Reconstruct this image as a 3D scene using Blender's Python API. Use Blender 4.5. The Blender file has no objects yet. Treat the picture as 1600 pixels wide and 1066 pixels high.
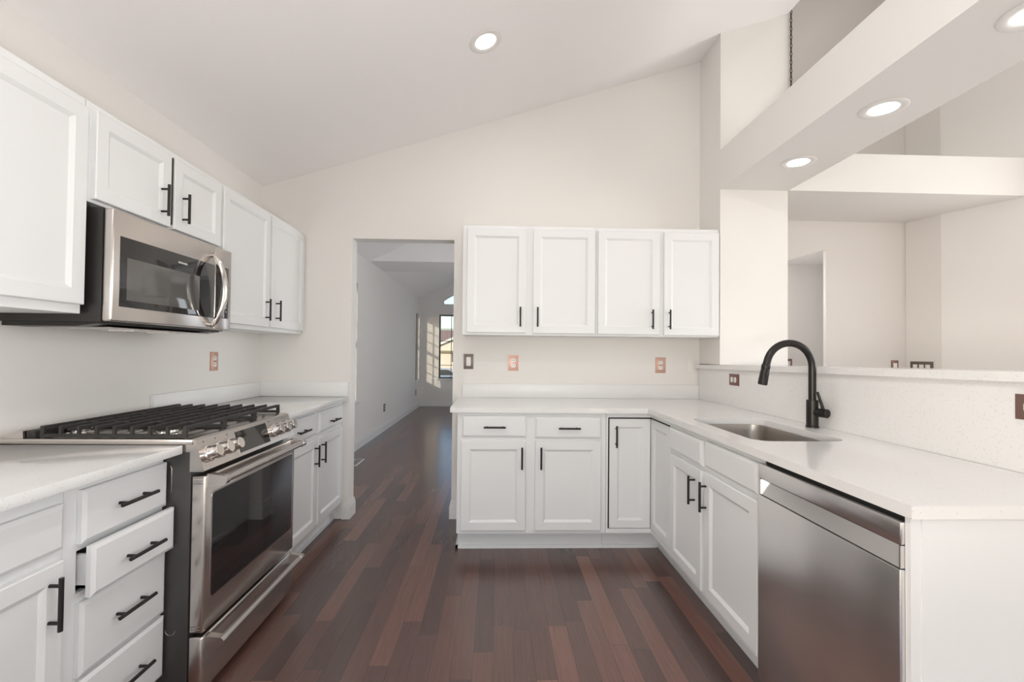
import bpy, bmesh, math, random
from mathutils import Vector, Matrix
random.seed(7)
C = bpy.context.scene.collection
PI = math.pi

# ------------------------------------------------------------------ camera
EYE = 1.2497
F_PX, CY, YAW, PITCH, ROLL = 719.03, 539.3, math.radians(1.91), math.radians(0.97), math.radians(0.573)
fw = Vector((math.sin(YAW)*math.cos(PITCH), math.cos(YAW)*math.cos(PITCH), math.sin(PITCH)))
rt = Vector((math.cos(YAW), -math.sin(YAW), 0.0))
up = rt.cross(fw)
rt2 = rt*math.cos(ROLL) + up*math.sin(ROLL)
up2 = up*math.cos(ROLL) - rt*math.sin(ROLL)
cam_data = bpy.data.cameras.new('camera')
cam = bpy.data.objects.new('camera', cam_data); C.objects.link(cam)
m = Matrix.Identity(4)
for i in range(3):
    m[i][0] = rt2[i]; m[i][1] = up2[i]; m[i][2] = -fw[i]
m[0][3], m[1][3], m[2][3] = 0.0, 0.0, EYE
cam.matrix_world = m
cam_data.sensor_width = 36.0
cam_data.lens = F_PX/1600.0*36.0
cam_data.shift_y = (CY-533.0)/1600.0
cam_data.clip_start = 0.05
bpy.context.scene.camera = cam

# ------------------------------------------------------------------ world, sun, fill lamps, exposure
sc = bpy.context.scene
sc.view_settings.view_transform = 'Standard'
sc.view_settings.look = 'None'
sc.view_settings.exposure = -0.06
sc.view_settings.gamma = 1.0
sc.view_settings.use_curve_mapping = False

world = bpy.data.worlds.new('daylight'); sc.world = world
world.use_nodes = True
wn = world.node_tree
for n in list(wn.nodes): wn.nodes.remove(n)
sky = wn.nodes.new('ShaderNodeTexSky')
sky.sky_type = 'NISHITA'; sky.sun_disc = False
sky.sun_elevation = math.radians(24); sky.sun_rotation = math.radians(230)
bg = wn.nodes.new('ShaderNodeBackground'); bg.inputs['Strength'].default_value = 0.30
wo = wn.nodes.new('ShaderNodeOutputWorld')
wn.links.new(sky.outputs[0], bg.inputs['Color']); wn.links.new(bg.outputs[0], wo.inputs['Surface'])

def lamp(name, kind, loc, direction, energy, color, **kw):
    d = bpy.data.lights.new(name, kind); d.energy = energy; d.color = color
    for k, v in kw.items(): setattr(d, k, v)
    o = bpy.data.objects.new(name, d); C.objects.link(o); o.location = loc
    o.rotation_euler = Vector(direction).to_track_quat('-Z', 'Y').to_euler()
    return o

lamp('sun', 'SUN', (-8, -2, 8), (1.1, 1.0, -0.55), 3.0, (1.0, 0.86, 0.70), angle=0.009)
# unseen fill lamps standing in for windows, tuned to brighten the rooms
WARM = (1.0, 0.992, 0.985)
lamp('side_fill', 'AREA', (4.53, -0.15, 1.6), (-1, 0.0, -0.3), 33, WARM, shape='RECTANGLE', size=2.7, size_y=2.3)
lamp('angled_fill', 'AREA', (4.24, 2.14, 1.75), (-0.91, -0.25, 0.35), 38, WARM, shape='RECTANGLE', size=1.1, size_y=1.5)
lamp('left_fill', 'AREA', (-1.70, -2.0, 1.12), (1, 0.3, -0.2), 44, WARM, shape='RECTANGLE', size=2.2, size_y=0.64)
lamp('living_fill', 'AREA', (1.9, 5.0, 1.4), (-1, 0.1, 0.7), 62, (0.92, 0.95, 1.0), shape='RECTANGLE', size=1.8, size_y=1.7)
lamp('living_far_fill', 'AREA', (1.9, 9.0, 1.4), (-1, 0, 0.5), 28, (0.86, 0.92, 1.0), shape='RECTANGLE', size=1.8, size_y=1.7)
lamp('front_fill', 'AREA', (0.2, -4.72, 1.3), (0, 1, -0.25), 18, WARM, shape='RECTANGLE', size=3.6, size_y=2.3)
# unseen lamp added behind the camera, aimed up to brighten the ceiling
lamp('ceiling_fill', 'AREA', (0.08, -0.52, 1.12), (-0.16, 0.42, 1), 46, WARM, shape='DISK', size=0.45)
CAN_POWER = 0.25

# ------------------------------------------------------------------ materials
def mat(name, base, rough=0.5, metal=0.0, spec=0.5, emit=None, estr=0.0, coat=0.0):
    m = bpy.data.materials.new(name); m.use_nodes = True
    b = m.node_tree.nodes['Principled BSDF']
    b.inputs['Base Color'].default_value = (*base, 1)
    b.inputs['Roughness'].default_value = rough
    b.inputs['Metallic'].default_value = metal
    b.inputs['Specular IOR Level'].default_value = spec
    b.inputs['Coat Weight'].default_value = coat
    if emit:
        b.inputs['Emission Color'].default_value = (*emit, 1); b.inputs['Emission Strength'].default_value = estr
    return m
def nodes(m): return m.node_tree.nodes, m.node_tree.links, m.node_tree.nodes['Principled BSDF']
def coords(nt, scale=(1, 1, 1)):
    n, l = nt.nodes, nt.links
    g = n.new('ShaderNodeNewGeometry'); mp = n.new('ShaderNodeMapping'); mp.inputs['Scale'].default_value = scale
    l.new(g.outputs['Position'], mp.inputs['Vector'])
    return mp.outputs['Vector']
def add_bump(m, scale, strength, dist=0.002, stretch=(1, 1, 1), detail=3):
    n, l, b = nodes(m)
    t = n.new('ShaderNodeTexNoise'); t.inputs['Scale'].default_value = scale; t.inputs['Detail'].default_value = detail
    l.new(coords(m.node_tree, stretch), t.inputs['Vector'])
    bp = n.new('ShaderNodeBump'); bp.inputs['Strength'].default_value = strength; bp.inputs['Distance'].default_value = dist
    l.new(t.outputs['Fac'], bp.inputs['Height']); l.new(bp.outputs['Normal'], b.inputs['Normal'])

M = {}
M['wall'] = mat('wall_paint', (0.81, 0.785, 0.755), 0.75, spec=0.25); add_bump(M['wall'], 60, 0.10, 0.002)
M['wall_shade'] = mat('wall_paint_shade', (0.71, 0.675, 0.65), 0.75, spec=0.25); add_bump(M['wall_shade'], 60, 0.10, 0.002)  # wall paint darkened to stand for the nook's shade
M['wall_lit'] = mat('wall_paint_lit', (0.88, 0.86, 0.835), 0.75, spec=0.25); add_bump(M['wall_lit'], 60, 0.10, 0.002)  # wall paint lightened to stand for stronger light on the angled wall
M['ceiling'] = mat('ceiling_paint', (0.92, 0.90, 0.885), 0.8, spec=0.2); add_bump(M['ceiling'], 45, 0.2, 0.003)
M['trim'] = mat('trim_paint', (0.81, 0.805, 0.795), 0.4)
M['cab'] = mat('cabinet_paint', (0.782, 0.787, 0.790), 0.38); add_bump(M['cab'], 30, 0.03, 0.001)
M['gap_shade'] = mat('cabinet_gap_shade', (0.035, 0.025, 0.02), 0.8)  # dark colour for the shade in cabinet gaps
M['black'] = mat('black_metal', (0.018, 0.016, 0.015), 0.42, metal=0.3)
M['iron'] = mat('cast_iron', (0.028, 0.025, 0.024), 0.55); add_bump(M['iron'], 160, 0.15, 0.001)
M['darkside'] = mat('dark_enamel_side', (0.055, 0.052, 0.050), 0.3)
M['mw_case'] = mat('microwave_case', (0.016, 0.014, 0.013), 0.35)
M['glass_black'] = mat('black_glass', (0.012, 0.011, 0.011), 0.04, spec=0.8)
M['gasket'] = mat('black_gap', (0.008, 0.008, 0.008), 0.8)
M['copper'] = mat('copper_plate', (0.60, 0.38, 0.31), 0.4, metal=0.6)
M['bronze'] = mat('bronze_plate', (0.16, 0.135, 0.12), 0.35, metal=0.6)
M['brown'] = mat('brown_copper_plate', (0.24, 0.14, 0.12), 0.4, metal=0.6)
M['white_plastic'] = mat('white_plastic', (0.80, 0.78, 0.75), 0.35)
M['faucet'] = mat('matte_black_faucet', (0.030, 0.027, 0.026), 0.32, metal=0.6)
M['chrome'] = mat('polished_steel', (0.72, 0.69, 0.66), 0.14, metal=1.0)
M['lamp_trim'] = mat('lamp_trim', (0.82, 0.80, 0.77), 0.5)
M['led'] = mat('led_diffuser', (1, 1, 1), 0.5, emit=(1.0, 0.96, 0.90), estr=6.0)
M['print_white'] = mat('printed_lettering', (0.75, 0.75, 0.75), 0.5)
M['grey_print'] = mat('printed_grey', (0.22, 0.20, 0.19), 0.5)
M['chain'] = mat('dark_chain', (0.05, 0.04, 0.035), 0.5, metal=0.5)
M['window_frame'] = mat('window_frame_bronze', (0.10, 0.085, 0.08), 0.5)

# brushed stainless
def steel(name, base, rough, stretch):
    m = mat(name, base, rough, metal=1.0)
    n, l, b = nodes(m)
    t = n.new('ShaderNodeTexNoise'); t.inputs['Scale'].default_value = 1.0; t.inputs['Detail'].default_value = 4
    l.new(coords(m.node_tree, stretch), t.inputs['Vector'])
    mr = n.new('ShaderNodeMapRange'); mr.inputs['To Min'].default_value = rough-0.005; mr.inputs['To Max'].default_value = rough+0.005
    l.new(t.outputs['Fac'], mr.inputs['Value']); l.new(mr.outputs['Result'], b.inputs['Roughness'])
    return m
M['steel'] = steel('stainless_steel', (0.64, 0.60, 0.57), 0.24, (60, 3, 900))
M['steel_dw'] = steel('stainless_dishwasher', (0.80, 0.77, 0.755), 0.27, (60, 3, 900))
M['steel_sink'] = steel('stainless_sink', (0.44, 0.405, 0.37), 0.36, (30, 30, 500))

M['steel_sink'].node_tree.nodes['Principled BSDF'].inputs['Metallic'].default_value = 1.0

# quartz: white with fine grey flecks
def quartz():
    m = mat('white_quartz', (0.80, 0.795, 0.785), 0.12, spec=0.5)
    n, l, b = nodes(m)
    v = n.new('ShaderNodeTexVoronoi'); v.inputs['Scale'].default_value = 115
    l.new(coords(m.node_tree), v.inputs['Vector'])
    r1 = n.new('ShaderNodeMapRange'); r1.inputs['From Min'].default_value = 0.16; r1.inputs['From Max'].default_value = 0.32
    r1.inputs['To Min'].default_value = 1; r1.inputs['To Max'].default_value = 0
    l.new(v.outputs['Distance'], r1.inputs['Value'])
    sp = n.new('ShaderNodeSeparateColor'); l.new(v.outputs['Color'], sp.inputs['Color'])
    gt = n.new('ShaderNodeMath'); gt.operation = 'GREATER_THAN'; gt.inputs[1].default_value = 0.78
    l.new(sp.outputs[0], gt.inputs[0])
    mu = n.new('ShaderNodeMath'); mu.operation = 'MULTIPLY'
    l.new(r1.outputs['Result'], mu.inputs[0]); l.new(gt.outputs[0], mu.inputs[1])
    mu2 = n.new('ShaderNodeMath'); mu2.operation = 'MULTIPLY'; mu2.inputs[1].default_value = 0.33
    l.new(mu.outputs[0], mu2.inputs[0])
    mx = n.new('ShaderNodeMix'); mx.data_type = 'RGBA'
    mx.inputs[6].default_value = (0.80, 0.795, 0.785, 1); mx.inputs[7].default_value = (0.46, 0.45, 0.44, 1)
    l.new(mu2.outputs[0], mx.inputs[0]); l.new(mx.outputs[2], b.inputs['Base Color'])
    return m
M['quartz'] = quartz()
M['quartz_satin'] = quartz(); M['quartz_satin'].name = 'white_quartz_satin'; M['quartz_satin'].node_tree.nodes['Principled BSDF'].inputs['Roughness'].default_value = 0.32

# dark strip wood floor, boards running away from the camera
def wood_floor():
    m = mat('dark_wood_boards', (0.05, 0.02, 0.015), 0.25, spec=0.6)
    n, l, b = nodes(m)
    def math_(op, x, y=None, z=None):
        k = n.new('ShaderNodeMath'); k.operation = op
        for i, v in enumerate((x, y, z)):
            if v is None: continue
            if isinstance(v, (int, float)): k.inputs[i].default_value = v
            else: l.new(v, k.inputs[i])
        return k.outputs[0]
    def rnd(x, y=0.0):
        c = n.new('ShaderNodeCombineXYZ')
        for i, v in enumerate((x, y)):
            if isinstance(v, (int, float)): c.inputs[i].default_value = v
            else: l.new(v, c.inputs[i])
        w = n.new('ShaderNodeTexWhiteNoise'); w.noise_dimensions = '2D'; l.new(c.outputs[0], w.inputs['Vector']); return w.outputs['Value']
    g = n.new('ShaderNodeNewGeometry'); sep = n.new('ShaderNodeSeparateXYZ'); l.new(g.outputs['Position'], sep.inputs[0])
    W, L = 0.083, 0.86
    u = math_('DIVIDE', sep.outputs['X'], W); row = math_('FLOOR', u)
    v = math_('ADD', math_('DIVIDE', sep.outputs['Y'], L), math_('MULTIPLY', rnd(row, 3.7), 5.0)); col = math_('FLOOR', v)
    tone = rnd(row, col)
    fu, fv = math_('FRACT', u), math_('FRACT', v)
    du = math_('MULTIPLY', math_('MINIMUM', fu, math_('SUBTRACT', 1.0, fu)), W)
    dv = math_('MULTIPLY', math_('MINIMUM', fv, math_('SUBTRACT', 1.0, fv)), L)
    gap = math_('LESS_THAN', math_('MINIMUM', du, dv), 0.0007)
    # grain, shifted from board to board
    sh = n.new('ShaderNodeCombineXYZ'); l.new(math_('MULTIPLY', tone, 37.0), sh.inputs['Y'])
    va = n.new('ShaderNodeVectorMath'); va.operation = 'ADD'; l.new(g.outputs['Position'], va.inputs[0]); l.new(sh.outputs[0], va.inputs[1])
    mp = n.new('ShaderNodeMapping'); mp.inputs['Scale'].default_value = (120, 3.5, 1); l.new(va.outputs[0], mp.inputs['Vector'])
    nz = n.new('ShaderNodeTexNoise'); nz.inputs['Scale'].default_value = 1.0; nz.inputs['Detail'].default_value = 6; nz.inputs['Roughness'].default_value = 0.68
    l.new(mp.outputs[0], nz.inputs['Vector'])
    t2 = math_('ADD', tone, math_('MULTIPLY_ADD', nz.outputs['Fac'], 0.8, -0.40))
    ramp = n.new('ShaderNodeValToRGB'); cr = ramp.color_ramp; l.new(t2, ramp.inputs['Fac'])
    cr.elements[0].position = 0.0; cr.elements[0].color = (0.082, 0.053, 0.048, 1)
    cr.elements[1].position = 1.0; cr.elements[1].color = (0.205, 0.105, 0.082, 1)
    e = cr.elements.new(0.40); e.color = (0.118, 0.066, 0.057, 1)
    e = cr.elements.new(0.75); e.color = (0.155, 0.081, 0.066, 1)
    mx = n.new('ShaderNodeMix'); mx.data_type = 'RGBA'; mx.inputs[7].default_value = (0.020, 0.011, 0.010, 1)
    l.new(math_('MULTIPLY', gap, 0.7), mx.inputs[0]); l.new(ramp.outputs[0], mx.inputs[6]); l.new(mx.outputs[2], b.inputs['Base Color'])
    mr = n.new('ShaderNodeMapRange'); mr.inputs['To Min'].default_value = 0.15; mr.inputs['To Max'].default_value = 0.27
    l.new(nz.outputs['Fac'], mr.inputs['Value']); l.new(mr.outputs['Result'], b.inputs['Roughness'])
    b.inputs['IOR'].default_value = 1.6
    return m
M['floor'] = wood_floor()

def thin_glass():
    m = bpy.data.materials.new('window_glass'); m.use_nodes = True
    n, l = m.node_tree.nodes, m.node_tree.links
    for x in list(n): n.remove(x)
    t = n.new('ShaderNodeBsdfTransparent'); t.inputs['Color'].default_value = (0.93, 0.96, 0.96, 1)
    g = n.new('ShaderNodeBsdfGlossy'); g.inputs['Roughness'].default_value = 0.02
    f = n.new('ShaderNodeFresnel'); f.inputs['IOR'].default_value = 1.35
    mx = n.new('ShaderNodeMixShader'); o = n.new('ShaderNodeOutputMaterial')
    l.new(f.outputs[0], mx.inputs[0]); l.new(t.outputs[0], mx.inputs[1]); l.new(g.outputs[0], mx.inputs[2]); l.new(mx.outputs[0], o.inputs[0])
    return m
M['glass'] = thin_glass()
M['stucco'] = mat('house_siding', (0.80, 0.70, 0.58), 0.8); add_bump(M['stucco'], 8, 0.2, 0.02, (0.2, 0.2, 6))
M['shingle'] = mat('roof_shingles', (0.30, 0.20, 0.17), 0.9); add_bump(M['shingle'], 6, 0.4, 0.03)
M['ext_trim'] = mat('house_trim', (0.80, 0.76, 0.70), 0.6)
M['ext_glass'] = mat('house_window', (0.05, 0.055, 0.06), 0.1)
M['brick'] = mat('house_brick', (0.42, 0.20, 0.12), 0.85)
M['lawn'] = mat('winter_lawn', (0.30, 0.25, 0.15), 0.9); add_bump(M['lawn'], 5, 0.5, 0.05)
M['car_paint'] = mat('car_paint', (0.30, 0.38, 0.52), 0.25, coat=0.6)
M['tyre'] = mat('tyre_rubber', (0.02, 0.02, 0.02), 0.8)
M['bark'] = mat('bark', (0.12, 0.10, 0.09), 0.9)

# ------------------------------------------------------------------ mesh helpers
def new(): return bmesh.new()
def box(bm, x0, x1, y0, y1, z0, z1, bev=0.0, seg=2):
    vs = [bm.verts.new(p) for p in ((x0,y0,z0),(x1,y0,z0),(x1,y1,z0),(x0,y1,z0),(x0,y0,z1),(x1,y0,z1),(x1,y1,z1),(x0,y1,z1))]
    fs = [bm.faces.new([vs[i] for i in q]) for q in ((3,2,1,0),(4,5,6,7),(0,1,5,4),(1,2,6,5),(2,3,7,6),(3,0,4,7))]
    if bev:
        es = list({e for f in fs for e in f.edges})
        bmesh.ops.bevel(bm, geom=es, offset=bev, segments=seg, profile=0.5, affect='EDGES')
def cyl(bm, p0, p1, r, r1=None, seg=20, cap=True):
    p0, p1 = Vector(p0), Vector(p1); r1 = r if r1 is None else r1
    ax = (p1-p0).normalized(); a = ax.orthogonal().normalized(); b = ax.cross(a)
    k0, k1 = [], []
    for i in range(seg):
        t = 2*PI*i/seg; d = a*math.cos(t)+b*math.sin(t)
        k0.append(bm.verts.new(p0+d*r)); k1.append(bm.verts.new(p1+d*r1))
    for i in range(seg):
        j = (i+1) % seg; bm.faces.new((k0[i], k0[j], k1[j], k1[i]))
    if cap: bm.faces.new(k0[::-1]); bm.faces.new(k1)
def tube(bm, pts, radii, seg=16):
    pts = [Vector(p) for p in pts]; n = len(pts)
    if not isinstance(radii, (list, tuple)): radii = [radii]*n
    prev = None; loops = []
    for i, p in enumerate(pts):
        t = (pts[min(i+1, n-1)]-pts[max(i-1, 0)]).normalized()
        a = t.orthogonal().normalized() if prev is None else (prev-t*prev.dot(t)).normalized()
        prev = a; b = t.cross(a)
        loops.append([bm.verts.new(p+(a*math.cos(2*PI*k/seg)+b*math.sin(2*PI*k/seg))*radii[i]) for k in range(seg)])
    for i in range(n-1):
        for k in range(seg):
            j = (k+1) % seg; bm.faces.new((loops[i][k], loops[i][j], loops[i+1][j], loops[i+1][k]))
    bm.faces.new(loops[0][::-1]); bm.faces.new(loops[-1])
def prism(bm, poly, axis, a0, a1):
    """polygon in the two other axes (in xyz order) swept along axis"""
    def P(q, a):
        return (a, q[0], q[1]) if axis == 'X' else (q[0], a, q[1]) if axis == 'Y' else (q[0], q[1], a)
    A = [bm.verts.new(P(q, a0)) for q in poly]; B = [bm.verts.new(P(q, a1)) for q in poly]
    n = len(poly)
    for i in range(n):
        j = (i+1) % n; bm.faces.new((A[i], A[j], B[j], B[i]))
    bm.faces.new(A[::-1]); bm.faces.new(B)
def lathe(bm, c, ax, prof, seg=32):
    """prof: (radius, distance along ax) pairs"""
    c = Vector(c); ax = Vector(ax).normalized(); a = ax.orthogonal().normalized(); b = ax.cross(a)
    loops = []
    for r, h in prof:
        if r < 1e-6: loops.append([bm.verts.new(c+ax*h)])
        else: loops.append([bm.verts.new(c+ax*h+(a*math.cos(2*PI*k/seg)+b*math.sin(2*PI*k/seg))*r) for k in range(seg)])
    for L0, L1 in zip(loops, loops[1:]):
        for k in range(seg):
            j = (k+1) % seg
            if len(L0) == 1 and len(L1) == 1: continue
            if len(L0) == 1: bm.faces.new((L0[0], L1[k], L1[j]))
            elif len(L1) == 1: bm.faces.new((L0[k], L0[j], L1[0]))
            else: bm.faces.new((L0[k], L0[j], L1[j], L1[k]))
def rounded_rect(x0, x1, y0, y1, r, n=6):
    out = []
    for cx, cy, a in ((x1-r, y1-r, 0), (x0+r, y1-r, 90), (x0+r, y0+r, 180), (x1-r, y0+r, 270)):
        for k in range(n+1):
            t = math.radians(a+90*k/n); out.append((cx+r*math.cos(t), cy+r*math.sin(t)))
    return out
def plate_with_holes(bm, outer, holes, z0, z1):
    edges = []
    for loop in [outer]+holes:
        vs = [bm.verts.new((p[0], p[1], z1)) for p in loop]
        edges += [bm.edges.new((vs[i], vs[(i+1) % len(vs)])) for i in range(len(vs))]
    r = bmesh.ops.triangle_fill(bm, use_beauty=True, use_dissolve=False, edges=edges)
    fs = [g for g in r['geom'] if isinstance(g, bmesh.types.BMFace)]
    ex = bmesh.ops.extrude_face_region(bm, geom=fs)
    vs = [g for g in ex['geom'] if isinstance(g, bmesh.types.BMVert)]
    bmesh.ops.translate(bm, verts=vs, vec=(0, 0, z0-z1))

ORIGIN = {}
def empty(name, loc):
    o = bpy.data.objects.new(name, None); C.objects.link(o); o.location = loc; o.empty_display_size = 0.1
    ORIGIN[o] = Vector(loc); return o
def obj(name, bm, material, parent=None, angle=35):
    bmesh.ops.recalc_face_normals(bm, faces=bm.faces)
    if parent is not None: org = ORIGIN[parent]
    else:
        xs = [v.co for v in bm.verts]
        lo = Vector([min(c[i] for c in xs) for i in range(3)]); hi = Vector([max(c[i] for c in xs) for i in range(3)])
        org = Vector(((lo.x+hi.x)/2, (lo.y+hi.y)/2, lo.z))
    bmesh.ops.translate(bm, verts=bm.verts, vec=-org)
    me = bpy.data.meshes.new(name); bm.to_mesh(me); bm.free()
    for mm in (material if isinstance(material, (list, tuple)) else [material]): me.materials.append(mm)
    for p in me.polygons: p.use_smooth = True
    me.set_sharp_from_angle(angle=math.radians(angle))
    o = bpy.data.objects.new(name, me); C.objects.link(o)
    if parent is not None: o.parent = parent
    else: o.location = org
    ORIGIN[o] = org
    return o
def tag(o, label, cat, group=None):
    o['label'] = label; o['category'] = cat
    if group: o['group'] = group
    return o
def thing(name, loc, label, cat, group=None): return tag(empty(name, loc), label, cat, group)
def struct(name, bm, material, parent=None):
    o = obj(name, bm, material, parent)
    if parent is None: o['kind'] = 'structure'
    return o
def copy_tree(o, loc, label=None):
    r = o.copy(); C.objects.link(r); r.location = loc
    if label: r['label'] = label
    for ch in list(o.children):
        c = ch.copy(); C.objects.link(c); c.parent = r
        for g in list(ch.children):
            d = g.copy(); C.objects.link(d); d.parent = c
    return r

# cabinet frames: u along the run, n out of the front, z up
class Fr:
    def __init__(s, kind, f): s.k, s.f = kind, f
    def P(s, u, n, z):
        return (s.f+n, u, z) if s.k == 'L' else (u, s.f-n, z) if s.k == 'B' else (s.f-n, u, z)
    def box(s, bm, u0, u1, n0, n1, z0, z1, bev=0):
        a, b = s.P(u0, n0, z0), s.P(u1, n1, z1)
        box(bm, min(a[0],b[0]), max(a[0],b[0]), min(a[1],b[1]), max(a[1],b[1]), z0, z1, bev)
    def rings(s, bm, u0, u1, z0, z1, prof):
        loops = []
        for ins, n in prof:
            loops.append([bm.verts.new(s.P(u, n, z)) for u, z in ((u0+ins, z0+ins), (u1-ins, z0+ins), (u1-ins, z1-ins), (u0+ins, z1-ins))])
        for A, B in zip(loops, loops[1:]):
            for i in range(4):
                j = (i+1) % 4; bm.faces.new((A[i], A[j], B[j], B[i]))
        bm.faces.new(loops[0][::-1]); bm.faces.new(loops[-1])
T = 0.019
def shaker(F, u0, u1, z0, z1, parent, n0=0.0005, w=0.054, name='door'):
    bm = new(); t = n0+T
    F.rings(bm, u0, u1, z0, z1, [(0, n0), (0, t-.003), (.003, t), (w-.003, t), (w, t-.002), (w+.003, t-.0035), (w+.011, t-.0095)])
    return obj(name, bm, M['cab'], parent, 20)
def slab(F, u0, u1, z0, z1, parent, n0=0.0005, name='drawer', bm=None):
    bm = bm or new(); t = n0+T
    F.rings(bm, u0, u1, z0, z1, [(0, n0), (0, t-.006), (.003, t-.0042), (.011, t)])
    return obj(name, bm, M['cab'], parent, 20)
def handle(F, u, z, parent, vertical=True, n=T, L=0.135, gap=0.096, r=0.0058):
    bm = new(); nb = n+0.030
    if vertical:
        cyl(bm, F.P(u, nb, z-L/2), F.P(u, nb, z+L/2), r)
        for s in (-1, 1): cyl(bm, F.P(u, n-0.001, z+s*gap/2), F.P(u, nb, z+s*gap/2), r*0.8, seg=14)
    else:
        cyl(bm, F.P(u-L/2, nb, z), F.P(u+L/2, nb, z), r)
        for s in (-1, 1): cyl(bm, F.P(u+s*gap/2, n-0.001, z), F.P(u+s*gap/2, nb, z), r*0.8, seg=14)
    return obj('handle', bm, M['black'], parent)

# ------------------------------------------------------------------ room shell
XL, YW, YW2 = -1.765, 3.4927, 3.61          # left wall face, back wall faces
XCOL0, XCOL1, YCOL = 1.559, 2.043, 3.164     # column
SL, ZC0 = 0.3144, 2.482                      # vaulted ceiling slope
def zceil(x): return ZC0 + SL*(x+1.757)
YF = 10.70                                   # far wall of the living room

bm = new(); box(bm, -1.93, 5.2, -5.0, 10.85, -0.06, 0.0); struct('floor', bm, M['floor'])

# left wall with the living room windows
W_L = [(4.30, 5.88), (10.12, 10.56)]
bm = new()
ys = [-5.0, -3.1, -0.9, 4.30, 5.88, 10.12, 10.56, 10.85]
for i in range(7):
    a, b = ys[i], ys[i+1]
    if i in (1, 3, 5):
        box(bm, XL-0.14, XL, a, b, 0, 0.8 if i == 1 else 0.62); box(bm, XL-0.14, XL, a, b, 1.45 if i == 1 else 2.11, 4.2)  # the nearest opening is unseen, added for the left fill lamp
    else: box(bm, XL-0.14, XL, a, b, 0, 4.2)
struct('wall_left', bm, M['wall'])

# kitchen back wall with the doorway
DX0, DX1, DZ = -1.093, -0.329, 2.101
bm = new()
prism(bm, [(XL, 0), (DX0, 0), (DX0, DZ), (DX1, DZ), (DX1, 0), (XCOL1, 0), (XCOL1, 3.8), (XL, 3.8)], 'Y', YW, YW2)
struct('wall_back', bm, M['wall'])

# column and half wall of the bar, both below and above the beam
def zled(y): return 1.148 + (3.2-y)*0.0162     # the bar ledge is not quite level
bm = new(); prism(bm, [(1.02, 0), (YW, 0), (YW, zled(YW)), (1.02, zled(1.02))], 'X', 1.561, 2.035); struct('wall_peninsula', bm, M['wall'])
bm = new(); box(bm, XCOL0, XCOL1, YCOL, YW, zled(YCOL)+0.0315, 3.8); struct('wall_column', bm, M['wall'])

# vaulted kitchen ceiling
bm = new()
prism(bm, [(XL, zceil(XL)), (XCOL1, zceil(XCOL1)), (XCOL1, zceil(XCOL1)+0.12), (XL, zceil(XL)+0.12)], 'Y', -4.9, YW)
struct('ceiling', bm, M['ceiling'])
bm = new(); box(bm, 1.93, XCOL1, -4.9, YW2, zceil(XCOL1)+0.09, 4.72); struct('wall_clerestory', bm, M['wall'])

# beam with the can lights, and the lower soffit running to the right
bm = new(); box(bm, XCOL0, XCOL1, -4.8, YCOL, 2.413, 2.692); struct('trim_beam', bm, M['wall'])
PA, PB, PC = (3.54, 3.866), (3.612, 3.618), (4.60, 1.44)
xb = PB[0]+(PC[0]-PB[0])*(PB[1]-3.16)/(PB[1]-PC[1])
bm = new(); prism(bm, [(XCOL1, 3.16), (xb, 3.16), PB, PA, (XCOL1, 3.866)], 'Z', 2.415, 2.688); struct('trim_soffit', bm, M['wall'])

# great room: nook wall with raked opening, angled walls, ceiling
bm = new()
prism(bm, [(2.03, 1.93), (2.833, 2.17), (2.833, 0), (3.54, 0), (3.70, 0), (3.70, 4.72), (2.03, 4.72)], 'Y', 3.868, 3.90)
struct('wall_nook', bm, M['wall_shade'])
def wall_between(name, p, q, z0, z1, th=0.12, paint='wall'):
    d = (Vector(q)-Vector(p)).normalized(); nrm = Vector((-d.y, d.x))
    if nrm.dot(Vector((1, 0.6))) < 0: nrm = -nrm
    bm = new(); a, b = Vector(p), Vector(q)
    prism(bm, [tuple(a), tuple(b), tuple(b+nrm*th), tuple(a+nrm*th)], 'Z', z0, z1)
    return struct(name, bm, M[paint])
wall_between('wall_return', PA, PB, 0, 4.72)
def lerp2(p, q, t): return (p[0]+(q[0]-p[0])*t, p[1]+(q[1]-p[1])*t)
AW0, AW1 = lerp2(PB, PC, 0.42), lerp2(PB, PC, 0.93)  # ends of an unseen opening added for the angled fill lamp
bm = new(); dA = (Vector(PC)-Vector(PB)).normalized(); nA = Vector((-dA.y, dA.x))*0.12
for p, q, z0, z1 in ((PB, AW0, 0, 4.72), (AW1, PC, 0, 4.72), (AW0, AW1, 0, 0.95), (AW0, AW1, 2.55, 4.72)):
    a_, b_ = Vector(p), Vector(q); prism(bm, [tuple(a_), tuple(b_), tuple(b_+nA), tuple(a_+nA)], 'Z', z0, z1)
struct('wall_angled', bm, M['wall_lit'])
bm = new()
box(bm, 4.60, 4.72, -4.9, -1.55, 0, 4.72); box(bm, 4.60, 4.72, 1.25, 1.44, 0, 4.72)
box(bm, 4.60, 4.72, -1.55, 1.25, 0, 0.4); box(bm, 4.60, 4.72, -1.55, 1.25, 2.8, 4.72)
struct('wall_right', bm, M['wall'])
bm = new()
box(bm, XL, -1.65, -4.92, -4.8, 0, 4.72); box(bm, 2.05, 2.25, -4.92, -4.8, 0, 4.72); box(bm, 4.45, 4.72, -4.92, -4.8, 0, 4.72)
box(bm, -1.65, 2.05, -4.92, -4.8, 0, 0.10); box(bm, -1.65, 2.05, -4.92, -4.8, 2.5, 4.72)
box(bm, 2.25, 4.45, -4.92, -4.8, 0, 0.35); box(bm, 2.25, 4.45, -4.92, -4.8, 4.25, 4.72)
struct('wall_front', bm, M['wall'])
bm = new(); box(bm, 1.93, 4.9, -4.92, 4.0, 4.72, 4.84); struct('ceiling_great', bm, M['ceiling'])
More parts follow.
